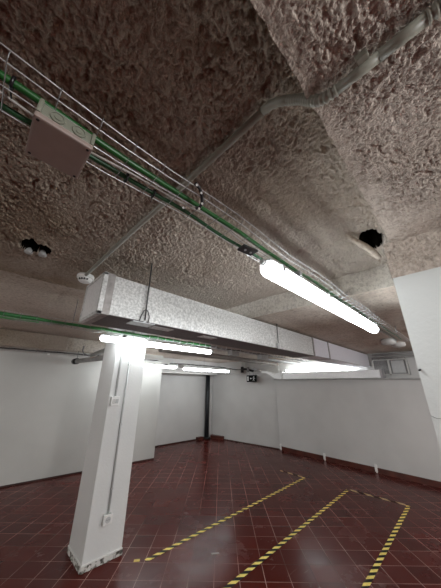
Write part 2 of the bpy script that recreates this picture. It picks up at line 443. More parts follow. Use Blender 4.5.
# cross beam face: sprayed, its lit look put into a paler albedo
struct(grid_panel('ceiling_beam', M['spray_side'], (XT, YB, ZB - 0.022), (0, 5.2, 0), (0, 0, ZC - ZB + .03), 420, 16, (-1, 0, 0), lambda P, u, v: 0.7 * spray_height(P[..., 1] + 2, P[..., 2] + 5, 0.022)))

# walls
def lw(x): return 5.56 - 0.112 * x
struct(MB().prism([(-3.6, lw(-3.6)), (3.19, lw(3.19)), (3.19, 7), (-3.6, 7)], 0, ZC + .1).build('wall_left', M['wall']))
struct(MB().prism([(3.19, 6.13), (5.62, 6.0), (5.62, 7), (3.19, 7)], 0, ZC + .1).build('wall_far', M['wall_r']))
struct(MB().prism([(5.60, 6.02), (5.93, 3.70), (7, 3.70), (7, 6.9)], 0, ZC + .1).build('wall_back', M['wall_r']))
struct(MB().prism([(XM, -4), (7, -4), (7, 3.72), (XM, 3.72)], 0, ZC + .1).build('wall_right', M['wall_r']))
zl = lambda y: 1.614
ya, yb = -4.0, 3.76
struct(MB().prism([(XW0 + XWS * ya, ya), (XM + .01, ya), (XM + .01, yb), (XW0 + XWS * yb, yb)], 0, [zl(ya), zl(ya), zl(yb), zl(yb)]).build('wall_right', M['wall_r']))
struct(MB().prism([(XW0 + XWS * -1 - .11, -1), (XM, -1), (XM, 3.74), (XW0 + XWS * 3.74 - .11, 3.74)], 1.612, 1.636).build('trim_1', M['pipe_gr']))
struct(MB().box((-3.7, -4, 0), (-3.6, 7, ZC + .1)).build('wall_left', M['wall']))
struct(MB().box((-3.6, -4.1, 0), (7, -4, ZC + .1)).build('wall_front', M['wall']))
# wall-side plaster beam on the left
struct(grid_panel('ceiling_beam', M['spray_dark'], (-3.6, 5.12, 2.055), (4.68, 0, 0), (0, 0, ZC - 2.055), 300, 18, (0, -1, 0), lambda P, u, v: 0.8 * spray_height(P[..., 0], P[..., 2], 0.03)))
mb = MB().prism([(-3.6, 5.12), (1.08, 5.12), (1.08, 5.5), (-3.6, 6.0)], 2.055, ZC)
struct(mb.build('ceiling_beam', M['spray_grey']))
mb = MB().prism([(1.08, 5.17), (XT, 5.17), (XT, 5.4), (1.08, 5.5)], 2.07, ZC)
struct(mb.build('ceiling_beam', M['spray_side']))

struct(MB().box((3.19, 5.62, 1.765), (5.45, 6.2, ZB + .05)).build('ceiling_beam', M['wall_r']))
struct(MB().prism([(5.62, 4.75), (5.80, 4.75), (5.62, 6.02), (5.40, 6.02)], 1.80, ZB + .05).build('ceiling_beam', M['wall_r']))
# skirtings
def skirt(p, q, h, d, mat, name):
    a, b = Vector((*p, 0)), Vector((*q, 0)); n = (b - a).normalized(); n = Vector((-n.y, n.x, 0)) * d
    return struct(MB().prism([a[:2], b[:2], (b + n)[:2], (a + n)[:2]], 0, h).build(name, M[mat]))
skirt((XW0 + XWS * -1, -1), (XW0 + XWS * yb, yb), 0.085, 0.018, 'skirting', 'baseboard_right')
skirt((-3.6, lw(-3.6) - .001), (3.19, lw(3.19) - .001), 0.022, -0.010, 'skirt_dark', 'baseboard_left')
skirt((3.2, 6.128), (5.3, 6.017), 0.025, -0.010, 'skirt_dark', 'baseboard_far')
skirt((5.87, 3.80), (5.63, 5.62), 0.020, 0.010, 'skirt_dark', 'baseboard_back')

# ------------------------------------------------------------------ right pillar
t = thing('pillar', 'broad white painted pillar close by at the right edge, sprayed plaster at its head', 'pillar', (1.5, -0.2, 0))
MB().box((1.285, -0.75, 0), (1.72, 0.145, 1.985)).build('shaft', M['pillar'], t)
def head_fn(P, u, v): return 0.6 * spray_height(P[..., 1] + 1, P[..., 2], 0.016) * np.clip((P[..., 2] - 1.975) / .03, 0.15, 1)
def adopt(o, p):
    off = OFF[p.name]
    for v in o.data.vertices: v.co -= off
    o.parent = p; return o
hd = grid_panel('plastered_head', M['spray_beam'], (1.284, -0.75, 1.972), (0, 0.897, 0), (0, 0, ZB - 1.972), 260, 52, (-1, 0, 0), head_fn)
adopt(hd, t)
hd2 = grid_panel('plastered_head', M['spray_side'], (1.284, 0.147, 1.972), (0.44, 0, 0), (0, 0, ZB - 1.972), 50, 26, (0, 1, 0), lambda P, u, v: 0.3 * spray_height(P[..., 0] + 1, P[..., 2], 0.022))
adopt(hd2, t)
MB().tube([(1.286, 0.138, 1.562), (1.268, 0.140, 1.559)], 0.004, 8).build('nail', M['black'], t)
mb = MB()
mb.tube([(1.284, 0.145, 1.394), (1.284, 0.13, 1.386), (1.284, 0.115, 1.387), (1.284, 0.09, 1.378)], 0.0009, 5)
mb.build('crack', M['steel_dull'], t)

# pipe buried in plaster, curling from the hole by the pillar head
solo(MB().tube([(1.27, 0.295, 2.284), (1.34, 0.272, 2.268), (1.40, 0.238, 2.238), (1.45, 0.212, 2.205), (1.48, 0.20, 2.185)], 0.012, 10, [.008, .014, .017, .017, .013]),
     'buried_pipe', M['spray_grey'], 'plaster-coated pipe curling out of the dark ceiling hole beside the right pillar head', 'pipe')

# pipe stubs in the left hole
for (x, y, lab) in ((0.048, 1.845, 'left pale pipe end poking out of the ragged ceiling hole'), (0.121, 1.825, 'right pale pipe end poking out of the ragged ceiling hole')):
    solo(MB().tube([(x, y + .02, 2.345), (x, y + .006, 2.318), (x + .001, y, 2.300), (x + .001, y - .002, 2.292)], 0.021, 14, [.018, .024, .024, .014]), 'pipe_stub', M['pipe_gr'], lab, 'pipe', 'pipe ends in the ceiling hole')

# ------------------------------------------------------------------ white column with sockets
cx0, cx1, cy0, cy1 = 1.069, 1.418, 2.728, 3.115
t = thing('column', 'white painted square column standing on the red tiles at left', 'column', ((cx0 + cx1) / 2, (cy0 + cy1) / 2, 0))
MB().box((cx0, cy0, 0), (cx1, cy1, ZC + .05), 0.006).build('shaft', M['column'], t)
mb = MB()
def jag(a, b, n, seed):
    r = random.Random(seed); a = Vector(a); b = Vector(b); d = (b - a) / n
    nrm = Vector((d.y, -d.x, 0)).normalized()
    for i in range(n):
        p, q = a + d * i, a + d * (i + 1)
        w = 0.006 + 0.005 * r.random(); h = 0.034 + 0.010 * r.random()
        mb.prism([(p - nrm * .002)[:2], (q - nrm * .002)[:2], (q + nrm * w)[:2], (p + nrm * w)[:2]], 0.001, h)
jag((cx0 - .002, cy0, 0), (cx1, cy0, 0), 14, 2); jag((cx0, cy1, 0), (cx0, cy0 - .002, 0), 14, 3)
jag((cx1, cy0, 0), (cx1, cy1, 0), 12, 5)
mb.build('chipped_skirting', M['chip'], t)
mb = MB()
for (a, b) in (((cx0 - .008, cy0 - .009), (cx1 + .004, cy0)), ((cx0 - .008, cy0 - .009), (cx0, cy1))):
    mb.box((a[0], a[1], 0.042), (b[0], b[1], 0.055), 0.003)
mb.build('skirting_lip', M['white'], t)

def conduit(x, z0, z1, label, clips):
    tt = thing('wall_conduit', label, 'conduit', (x, cy0, z0), 'conduits on the white column')
    MB().tube([(x, cy0 - 0.012, z0), (x - .002, cy0 - 0.012, (z0 + z1) / 2), (x, cy0 - 0.012, z1)], 0.0098, 12).build('tube', M['pvc_lt'], tt)
    for z in clips:
        MB().box((x - .012, cy0 - 0.021, z - .007), (x + .012, cy0, z + .007), 0.003).build('clip', M['pvc_lt'], tt)
conduit(1.129, 1.375, 2.2, 'short grey conduit running up the white column from the light switch', (1.55, 1.85))
conduit(1.232, 0.365, 2.2, 'long grey conduit running down the white column to the low socket', (0.55, 1.10, 1.70))

t = thing('light_switch', 'white surface-mounted double light switch on the white column', 'switch', (1.123, cy0, 1.285))
MB().box((1.083, cy0 - .040, 1.285), (1.163, cy0, 1.368), 0.006).build('back_box', M['white_dim'], t)
fp = MB().box((1.080, cy0 - .047, 1.282), (1.166, cy0 - .038, 1.371), 0.004).build('face_plate', M['white'], t)
for k, x in enumerate((1.107, 1.139)):
    MB().box((x - .014, cy0 - .053, 1.305), (x + .014, cy0 - .046, 1.348), 0.002).build('rocker', M['pvc_lt'] if k else M['white_dim'], fp)
t = thing('power_socket', 'small white round-hole power socket low on the white column', 'socket', (1.222, cy0, 0.29))
MB().box((1.186, cy0 - .038, 0.288), (1.262, cy0, 0.362), 0.006).build('back_box', M['white_dim'], t)
fp = MB().box((1.184, cy0 - .044, 0.286), (1.264, cy0 - .036, 0.364), 0.004).build('face_plate', M['white'], t)
MB().disc((1.224, cy0 - .0435, 0.325), (0, -1, 0), .02, .004, 20, [(.024, 0), (.024, .003), (.019, .003), (.019, .001)]).build('socket_ring', M['pvc_lt'], fp)
for dx in (-.009, .009):
    MB().disc((1.224 + dx, cy0 - .0445, 0.325), (0, -1, 0), .0035, .0012, 10).build('pin_hole', M['black'], fp)

# ------------------------------------------------------------------ lamps
LAMP_L = 1.575
def make_lamp():
    t = thing('tube_light', '', 'lamp')
    L = LAMP_L / 2
    def sect(x, k=1.0, z0=0.0, seg=14, w=0.035, d=0.040):
        out = []
        for i in range(seg + 1):
            a = PI * i / seg
            out.append((x, w * k * math.cos(a), z0 - d * k * (math.sin(a) ** 0.75)))
        out[0] = (x, w * k * .90, z0 + .015); out[-1] = (x, -w * k * .90, z0 + .015)
        return out
    xs = [(-L, .55), (-L + .006, .82), (-L + .02, .97), (-L + .04, 1)] + [(x, 1) for x in np.linspace(-L + .2, L - .2, 9)] + [(L - .04, 1), (L - .02, .97), (L - .006, .82), (L, .55)]
    vs = []; n = 15
    for x, k in xs: vs += sect(x, k)
    m = len(xs)
    fs = [[i * n + j, i * n + j + 1, (i + 1) * n + j + 1, (i + 1) * n + j] for i in range(m - 1) for j in range(n - 1)]
    fs += [list(range(n)), [(m - 1) * n + j for j in range(n)], ] + [[i * n, (i + 1) * n, (i + 1) * n + n - 1, i * n + n - 1] for i in range(m - 1)]
    MB().add(vs, fs, True).build('diffuser', M['glow'], t)
    mb = MB().box((-L + .004, -.027, 0.004), (L - .004, .027, 0.030), 0.008)
    mb.build('housing', M['lamp_body'], t)
    for sx in (-1, 1):
        MB().disc((sx * (L + .001), 0, .010), (sx, 0, 0), .014, .02, 12, [(.014, 0), (.014, .012), (.010, .012), (.010, .022)]).build('cable_gland', M['pvc_lt'], t)
        MB().box((sx * L * .68 - .012, -.03, 0.032), (sx * L * .68 + .012, .03, 0.055), 0.002).build('bracket', M['steel_dull'], t)
    for sx in (-.9, -.3, .3, .9):
        for sy in (-1, 1):
            MB().box((sx * L - .010, sy * .038 - .004, -.010), (sx * L + .010, sy * .038 + .004, .020), 0.002).build('clip', M['steel'], t)
    return t
lamp0 = make_lamp()
lamps = [((1.505, 0.472, 1.945), 0.0, 'lit fluorescent fitting nearest the camera, under the wire tray with green cables'),
         ((1.640, 2.655, 1.955), 0.0, 'lit fluorescent fitting crossing in front of the white column head'),
         ((2.527, 4.826, 1.869), 0.0, 'lit fluorescent fitting just right of the white column, nearer of the end-to-end pair'),
         ((4.330, 4.826, 1.850), 0.0, 'lit fluorescent fitting farthest off, ending near the exit sign'),
         ((5.810, 2.590, 1.850), PI / 2, 'lit fluorescent fitting above the right wall, half hidden behind the foil duct')]
for i, (p, rz, lab) in enumerate(lamps):
    o = lamp0 if i == 0 else copy_tree(lamp0)
    o.location = p; o.rotation_euler = (0, 0, rz)
    tag(o, lab, 'lamp', 'fluorescent fittings')

# ------------------------------------------------------------------ wire cable trays
def wobble(x, a=0.004, k=0): return a * math.sin(x * 9.1 + k) + a * .6 * math.sin(x * 21 + 2 * k)
def tray(x0, x1, y0, y1, z, h, label, step, r=0.0023, rods=(), ztop=lambda x: ZC):
    t = thing('cable_tray', label, 'cable tray', ((x0 + x1) / 2, (y0 + y1) / 2, z), 'wire cable trays')
    n = int((x1 - x0) / 0.12)
    xs = [x0 + (x1 - x0) * i / n for i in range(n + 1)]
    k = 0
    for (y, zz, nm) in ((y0, z + h, 'top_wire'), (y0 + .012, z, 'bottom_wire'), ((y0 + y1) / 2, z, 'bottom_wire'), (y1 - .004, z, 'bottom_wire'), (y1, z + h, 'top_wire')):
        k += 1
        MB().tube([(x, y + wobble(x, .003, k * .3), zz + wobble(x, .004, k * .3 + 3)) for x in xs], r, 6).build(nm, M['steel'], t)
    m = int((x1 - x0) / step)
    for i in range(m + 1):
        x = x0 + (x1 - x0) * i / m
        if len(CROSS.setdefault(label, [])) >= 95: break
        CROSS[label].append(x)
        MB().tube([(x, y0 - .003, z + h), (x, y0 - .003, z + .006), (x, y0 + .004, z - .003), (x, y1 - .004, z - .003), (x, y1 + .003, z + .006), (x, y1 + .003, z + h)], r * (.75 if x < 1.3 else 1.7), 5).build('cross_wire', M['steel_dull' if x < 1.3 else 'steel'], t)  # wires switch from dull to bright steel where they should look lit
    for x in rods:
        MB().tube([(x, (y0 + y1) / 2, z - .006), (x, (y0 + y1) / 2, ztop(x))], 0.0035, 8).build('hanger_rod', M['steel_dull'], t)
    return t
CROSS = {}
zt = lambda x: ZC if x < XT else ZB
tray(-0.85, 3.6, 0.412, 0.530, 2.005, 0.014, 'wire cable tray with green conduits running overhead from the junction box', 0.075, 0.0013, rods=(3.3,), ztop=zt)
tray(-2.5, 5.7, 2.59, 2.71, 2.012, 0.045, 'wire cable tray over the white column, behind the foil duct', 0.11, rods=(-0.6, 0.565, 2.2, 3.8), ztop=zt)
tray(-2.5, 3.1, 5.05, 5.16, 1.992, 0.035, 'thin wire cable tray along the top of the left wall', 0.14, rods=(-0.9, 0.78), ztop=lambda x: 2.06)
tray(3.1, 5.45, 4.78, 4.89, 1.925, 0.035, 'wire cable tray above the two farthest lamps', 0.12, rods=(4.2,), ztop=lambda x: ZB)

def run(name, mat, r, pts, label, cat='cable', group=None, seg=8, dense=0.06, wob=0.003, k=0):
    out = []
    for a, b in zip(pts[:-1], pts[1:]):
        a, b = Vector(a), Vector(b); n = max(1, int((b - a).length / dense))
        out += [a.lerp(b, i / n) for i in range(n)]
    out.append(Vector(pts[-1]))
    out = [(p.x, p.y + wobble(p.x, wob, k), p.z + wobble(p.x + p.y, wob * .6, k + 5)) for p in out]
    return solo(MB().tube(out, r, seg), name, M[mat], label, cat, group)
G1 = 'cables in the nearest tray'
run('green_cable', 'green', 0.0078, [(-0.85, 0.466, 2.020), (1.6, 0.474, 2.022), (3.5, 0.474, 2.020)], 'thick green conduit in the nearest tray, above the junction box', group=G1, wob=.002)
run('green_cable', 'green_dk', 0.0062, [(-0.85, 0.523, 2.017), (1.2, 0.518, 2.016), (3.5, 0.512, 2.018)], 'thin dark green conduit along the far side of the nearest tray', group=G1, wob=.003, k=2)
run('grey_cable', 'grey_cable', 0.0028, [(-0.2, 0.496, 2.012), (0.6, 0.488, 2.014), (1.5, 0.503, 2.012), (2.3, 0.49, 2.013)], 'slack pale cable lying between the two green conduits of the nearest tray', group=G1, wob=.007, k=1)
G2 = 'cables in the tray over the column'
run('green_cable', 'green_lt', 0.024, [(-2.5, 2.66, 2.030), (0.0, 2.655, 2.030), (0.30, 2.655, 2.030)], 'bright green bundle entering from the left edge in the tray over the column', group=G2, wob=.004)
run('green_cable', 'green_md', 0.016, [(0.0, 2.615, 2.032), (1.4, 2.620, 2.032), (2.4, 2.63, 2.030)], 'mid green cable in the tray over the white column', group=G2, wob=.004, k=3)
run('black_cable', 'black', 0.009, [(1.2, 2.675, 2.028), (3.0, 2.66, 2.026), (5.6, 2.66, 2.026)], 'black cable in the tray running right behind the foil duct', group=G2, wob=.006, k=1)
run('black_cable', 'black', 0.009, [(-2.4, 5.10, 2.006), (0.5, 5.10, 2.006), (3.0, 5.10, 2.004)], 'black cable along the thin tray at the top of the left wall', wob=.005, k=4)
run('black_cable', 'black', 0.011, [(3.15, 4.83, 1.941), (4.0, 4.83, 1.95), (4.75, 4.82, 1.942), (5.2, 4.74, 1.90), (5.6, 4.62, 1.90)], 'black cable sagging over the farthest lamp towards the exit sign', wob=.006, k=2)

# black clip with white studs and black coupling on the nearest tray
t = thing('cable_clip', 'curved black cable clip with white studs hooked over the nearest tray', 'clip', (0.33, 0.45, 2.0))
MB().tube([(0.300, 0.407, 2.022), (0.318, 0.409, 2.018), (0.335, 0.418, 2.008), (0.348, 0.432, 2.000), (0.352, 0.447, 1.995), (0.345, 0.458, 1.994)], 0.005, 8).build('hook', M['black'], t)
for p in ((0.304, 0.405, 2.017), (0.326, 0.411, 2.008), (0.346, 0.430, 1.995), (0.350, 0.448, 1.990), (0.318, 0.484, 1.996)):
    MB().disc(p, (-.2, -.6, -1), .0032, .003, 10).build('stud', M['white'], t)
t = thing('tray_coupling', 'black bolted coupling plate clamped under the nearest tray before the lamp', 'bracket', (0.64, 0.50, 1.99))
MB().prism([(0.600, 0.482), (0.672, 0.470), (0.676, 0.512), (0.608, 0.522)], 1.990, 1.998).build('plate', M['black'], t)
for p in ((0.625, 0.497), (0.655, 0.494)):
    MB().disc((*p, 1.990), (0, 0, -1), .005, .004, 6).build('bolt', M['steel_dull'], t)
def tie(x, y, z, r, lab):
    mb = MB().tube([(x, y + r * math.cos(a), z + r * math.sin(a)) for a in np.linspace(0, 2 * PI, 15)], 0.003, 6)
    mb.tube([(x, y + r * .7, z - r * .8), (x + .004, y + r * 1.6, z - r * 1.7)], 0.0016, 5)
    solo(mb, 'cable_tie', M['black'], lab, 'cable tie', 'cable ties on the nearest tray')
tie(-0.088, 0.466, 2.020, 0.011, 'black cable tie on the thick green conduit left of the junction box')
tie(0.155, 0.520, 2.016, 0.012, 'black cable tie with loose tail on the thin green conduit')
tie(0.235, 0.519, 2.016, 0.011, 'black cable tie on the thin green conduit before the clip')

# ------------------------------------------------------------------ junction box under the nearest tray
jx0, jx1, jy0, jy1, jz = -0.0445, 0.0555, 0.445, 0.556, 1.960
t = thing('junction_box', 'grey plastic electrical junction box hanging under the nearest tray', 'junction box', (0.0055, 0.50, jz))
bo = MB().box((jx0, jy0 + .002, jz + .010), (jx1, jy1 - .002, 2.003), 0.006).build('body', M['box'], t)
li = MB().box((jx0 - .001, jy0, jz), (jx1 + .001, jy1, jz + .013), 0.004).build('lid', M['lid'], t)
for x in (jx0 + .032, jx1 - .030):
    MB().disc((x, jy0 + .0025, jz + .026), (0, -1, 0), .013, .003, 20, [(.0135, 0), (.0125, .003), (.0105, .003), (.010, .0012), (.006, .0012), (.0055, .003)]).build('knockout', M['box'], bo)
for x in (jx0 + .007, jx1 - .007):
    for y in (jy0 + .008, jy1 - .008):
        MB().disc((x, y, jz + .0003), (0, 0, -1), .0028, .001, 10).build('screw', M['black'], li)
for x in (jx0 - .0008, jx1 - .0072):
    MB().box((x, jy0 - .002, jz + .012), (x + .008, jy0 + .008, 2.006), 0.003).build('corner_post', M['box'], bo)

# ------------------------------------------------------------------ ceiling conduit and smoke detector
t = thing('ceiling_conduit', 'grey plastic conduit crossing the sprayed ceiling to the smoke detector', 'conduit', (0.41, 0.2, 2.1))
xc = 0.412
MB().tube([(xc, 1.89, 2.268), (xc, 1.2, 2.272), (xc + .004, 0.6, 2.272), (xc + .004, 0.235, 2.274)], 0.0118, 12).build('rigid_tube', M['pvc'], t)
MB().tube([(xc + .004, 0.245, 2.274), (xc + .004, 0.215, 2.270), (xc + .004, 0.188, 2.250), (xc + .004, 0.160, 2.222)], 0.0128, 12).build('elbow', M['pvc'], t)
def flex(pts, n, r0, name, par):
    P = [Vector(p) for p in pts]; L = [0]
    for a, b in zip(P[:-1], P[1:]): L.append(L[-1] + (b - a).length)
    out = []; rr = []
    for i in range(n * 4 + 1):
        s = L[-1] * i / (n * 4); j = max(k for k in range(len(L) - 1) if L[k] <= s + 1e-9)
        out.append(P[j].lerp(P[j + 1], (s - L[j]) / (L[j + 1] - L[j])))
        rr.append(r0 * (1.12 if i % 4 in (1, 2) else 0.84))
    return MB().tube(out, r0, 12, rr).build(name, M['pvc'], par)
flex([(xc + .004, 0.162, 2.224), (xc + .002, 0.128, 2.182), (xc, 0.108, 2.150), (xc, 0.092, 2.128), (xc, 0.072, 2.119), (xc, 0.048, 2.117)], 16, 0.0118, 'flexible_tube', t)
MB().tube([(xc, 0.052, 2.117), (xc, -0.035, 2.117)], 0.0108, 12).build('rigid_tube', M['pvc'], t)
MB().tube([(xc, -0.030, 2.117), (xc, -0.105, 2.117)], 0.0116, 12).build('coupling', M['pvc'], t)
flex([(xc, -0.103, 2.117), (xc, -0.45, 2.117)], 34, 0.0120, 'flexible_tube', t)
MB().box((xc - .024, -0.016, 2.117), (xc - .004, 0.006, 2.135), 0.002).build('clip', M['pvc'], t)
t = thing('smoke_detector', 'round white smoke detector on the sprayed ceiling at the end of the conduit', 'smoke detector', (0.425, 1.925, 2.225))
MB().disc((0.425, 1.925, 2.285), (0, 0, -1), .06, .02, 28, [(.055, 0), (.060, .006), (.060, .026), (.054, .030)]).build('base', M['white'], t)
hd = MB().disc((0.425, 1.925, 2.256), (0, 0, -1), .05, .02, 28, [(.050, 0), (.048, .016), (.036, .028), (.014, .032)]).build('sensor_head', M['white'], t)
for k in range(4):
    a = math.radians(205 + k * 22)
    MB().box((0.425 + .046 * math.cos(a) - .006, 1.925 + .046 * math.sin(a) - .006, 2.235), (0.425 + .046 * math.cos(a) + .006, 1.925 + .046 * math.sin(a) + .006, 2.247)).build('vent_slot', M['black'], hd)

# ------------------------------------------------------------------ main foil duct
DX0, DX1, DY0, DY1, DZ0, DZ1 = 0.415, 5.95, 1.40, 1.72, 1.876, 2.122
SK = 0.012   # the duct drifts a little off the wall grid
dy = lambda x: SK * (x - DX0)
t = thing('air_duct', 'big square silver foil air duct hung under the ceiling with a closed white end', 'air duct', (DX0, DY0, DZ0))
def dbox(x0, x1, e=0.0, nm='section', mat='foil'):
    poly = [(x0, DY0 + dy(x0) - e), (x1, DY0 + dy(x1) - e), (x1, DY1 + dy(x1) + e), (x0, DY1 + dy(x0) + e)]
    MB().prism(poly, DZ0 - e, DZ1 + e).build(nm, M[mat], t)
dbox(DX0 + .05, 3.23); dbox(3.23, 3.77, mat='foil_lav'); dbox(3.77, DX1, mat='foil_lav')
for x in (3.215, 3.755): dbox(x, x + .03, .010, 'flange', 'duct_edge')
dbox(DX0, DX0 + .055, .006, 'end_frame', 'duct_edge')
mb = MB().box((DX0 - .012, DY0 + .015, DZ0 + .012), (DX0 + .01, DY1 - .015, DZ1 - .012), 0.004)
mb.build('end_panel', M['foil_white'], t)
mb = MB()
for (a, b) in (((DX0 - .015, DY0 - .008, DZ0 - .010), (DX0 + .012, DY1 + .006, DZ0 + .012)), ((DX0 - .015, DY0 - .008, DZ0 - .010), (DX0 + .012, DY0 + .014, DZ1 + .006)), ((DX0 - .015, DY1 - .014, DZ0 - .010), (DX0 + .012, DY1 + .008, DZ1 + .006)), ((DX0 - .015, DY0 - .008, DZ1 - .012), (DX0 + .012, DY1 + .006, DZ1 + .008))):
    mb.box(a, b, 0.003)
mb.build('end_rim', M['foil'], t)
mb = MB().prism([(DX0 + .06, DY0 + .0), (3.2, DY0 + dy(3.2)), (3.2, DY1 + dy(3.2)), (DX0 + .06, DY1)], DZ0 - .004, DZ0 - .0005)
mb.build('underside', M['foil_dark'], t)  # thin sheet with the underside's shade put into a darker foil colour
for x in (0.80, 1.25):
    MB().box((x, DY0 + dy(x) + .05, DZ0 - .0065), (x + .16, DY0 + dy(x) + .13, DZ0 - .003)).build('foil_patch', M['foil'], t)
def hanger(x, ztop, lab, plate):
    y = DY0 + dy(x) - .018
    h = thing('duct_hanger', lab, 'hanger', (x, y, DZ0), 'rods holding the foil duct')
    MB().tube([(x, y, DZ0 - .006), (x, y, ztop)], 0.0050, 8).build('threaded_rod', M['rod'], h)
    MB().disc((x, y, DZ0 - .012), (0, 0, 1), .009, .012, 6).build('nut', M['steel'], h)
    if plate:
        for s in (-1, 1):
            MB().tube([(x + s * .030, y + .012, DZ0 - .002), (x + s * .028, y, DZ0 + .03), (x + s * .014, y, DZ0 + .065), (x, y, DZ0 + .075)], 0.0036, 6).build('strap', M['rod'], h)
        MB().box((x - .075, y - .002, DZ0 - .016), (x + .075, y + .10, DZ0 - .010), .002).build('saddle', M['steel'], h)
    else:
        MB().box((x - .016, y - .006, DZ0 - .004), (x + .016, y + .010, DZ0 + .055), .003).build('saddle', M['steel'], h)
hanger(0.69, 2.29, 'threaded rod with looped strap holding the near end of the foil duct', True)
hanger(2.29, 2.15, 'short rod with small clamp on the middle of the foil duct', False)

# ------------------------------------------------------------------ second duct along the right wall
t = thing('wall_duct', 'pale foil duct lying along the top of the right wall with a bent narrow end', 'air duct', (5.85, 2.5, 1.64))
MB().prism([(5.66, 1.25), (5.93, 1.25), (5.95, 3.50), (5.76, 3.50)], 1.645, 1.795).build('section', M['foil_white'], t)
MB().prism([(5.68, 1.22), (5.95, 1.22), (5.95, 1.27), (5.68, 1.27)], 1.64, 1.803).build('flange', M['foil_dim'], t)
MB().prism([(5.745, 3.47), (5.96, 3.47), (5.96, 3.52), (5.745, 3.52)], 1.637, 1.815).build('flange', M['foil'], t)
mb = MB(); ring = []
prof = [(3.50, 1.645, 1.815), (3.62, 1.640, 1.80), (3.74, 1.665, 1.785), (3.86, 1.74, 1.825), (3.98, 1.795, 1.858), (4.12, 1.805, 1.862)]
for (y, a, b) in prof: ring += [(5.80 - (y - 3.5) * .14, y, a), (5.93 - (y - 3.5) * .14, y, a), (5.93 - (y - 3.5) * .14, y, b), (5.80 - (y - 3.5) * .14, y, b)]
fs = [[i * 4 + k, i * 4 + (k + 1) % 4, i * 4 + 4 + (k + 1) % 4, i * 4 + 4 + k] for i in range(len(prof) - 1) for k in range(4)] + [[0, 1, 2, 3], [len(ring) - 4 + k for k in range(4)]]
mb.add(ring, fs).build('bent_end', M['foil_white'], t)

# black valve cluster between duct and exit sign
t = thing('valve_cluster', 'cluster of small black pipe fittings left of the pale wall duct, above the exit sign', 'pipe fittings', (5.62, 4.55, 1.80))
MB().tube([(5.66, 4.86, 1.93), (5.64, 4.62, 1.92), (5.655, 4.36, 1.86)], 0.032, 10).build('pipe', M['black'], t)
MB().tube([(5.60, 4.72, 1.99), (5.60, 4.72, 1.82)], 0.045, 10).build('valve', M['black'], t)
MB().tube([(5.60, 4.50, 1.97), (5.60, 4.50, 1.84)], 0.035, 10).build('valve', M['steel_dull'], t)
MB().tube([(5.63, 4.40, 1.93), (5.68, 4.12, 1.86)], 0.024, 10).build('pipe', M['steel'], t)

# exit sign
sx = 5.655
t = thing('exit_sign', 'small black exit sign with white pictograms on the far right wall', 'sign', (sx, 4.42, 1.555))
pn = MB().box((sx - .012, 4.25, 1.565), (sx + .012, 4.60, 1.750), .004).build('panel', M['sign'], t)
MB().box((sx - .006, 4.36, 1.75), (sx + .006, 4.37, 1.826)).build('hanger', M['steel_dull'], t)
MB().box((sx - .006, 4.48, 1.75), (sx + .006, 4.49, 1.826)).build('hanger', M['steel_dull'], t)
mb = MB().box((sx - .0145, 4.525, 1.60), (sx - .0125, 4.575, 1.715)); mb.build('door_pictogram', M['sign_white'], pn)
mb = MB().box((sx - .0165, 4.545, 1.625), (sx - .0143, 4.552, 1.675))
mb.build('running_figure', M['sign'], pn)
mb = MB().add([(sx - .0145, 4.478, 1.66), (sx - .0145, 4.448, 1.685), (sx - .0145, 4.448, 1.635)], [(0, 1, 2)])
mb.box((sx - .0145, 4.405, 1.653), (sx - .0125, 4.45, 1.667)); mb.build('arrow_pictogram', M['sign_white'], pn)
mb = MB().disc((sx - .0125, 4.335, 1.705), (-1, 0, 0), .012, .002, 12)
for seg in ([(4.335, 1.69), (4.345, 1.645)], [(4.345, 1.645), (4.315, 1.595)], [(4.345, 1.645), (4.37, 1.60)], [(4.338, 1.68), (4.30, 1.66)], [(4.338, 1.68), (4.372, 1.672)]):
    mb.tube([(sx - .0135, *seg[0]), (sx - .0135, *seg[1])], 0.0055, 6)
mb.build('figure_pictogram', M['sign_white'], pn)

# ------------------------------------------------------------------ grey services between the ducts
run('drain_pipe', 'pipe_brown', 0.050, [(2.1, 3.55, 2.04), (5.75, 3.62, 2.02)], 'broad grey pipe hung under the ceiling beyond the foil duct', 'pipe', seg=14, wob=0)
def tbox(x, y, z, w, d, h, mat, lab):
    t = thing('switch_box', lab, 'junction box', (x, y, z), 'boxes fixed under the far trays')
    MB().box((x - w / 2, y - d / 2, z), (x + w / 2, y + d / 2, z + h), .006).build('body', M[mat], t)
    MB().box((x - w / 2 + .012, y - d / 2 - .006, z + .012), (x + w / 2 - .012, y - d / 2 + .002, z + h - .012), .003).build('cover', M[mat], t)
tbox(3.70, 2.62, 1.925, 0.20, 0.10, 0.085, 'pvc_lt', 'pale grey box under the tray behind the foil duct, right one')
tbox(2.92, 2.64, 1.93, 0.16, 0.10, 0.075, 'pipe_gr', 'grey box under the tray behind the foil duct, just past the lamp end')
tbox(3.42, 4.82, 1.858, 0.16, 0.10, 0.07, 'pvc_lt', 'pale box between the two farthest lamps')
run('grey_pipe', 'steel', 0.028, [(3.95, 2.80, 1.975), (5.5, 2.80, 1.975)], 'bright steel pipe continuing right of the pale grey box', 'pipe', seg=10, wob=0)

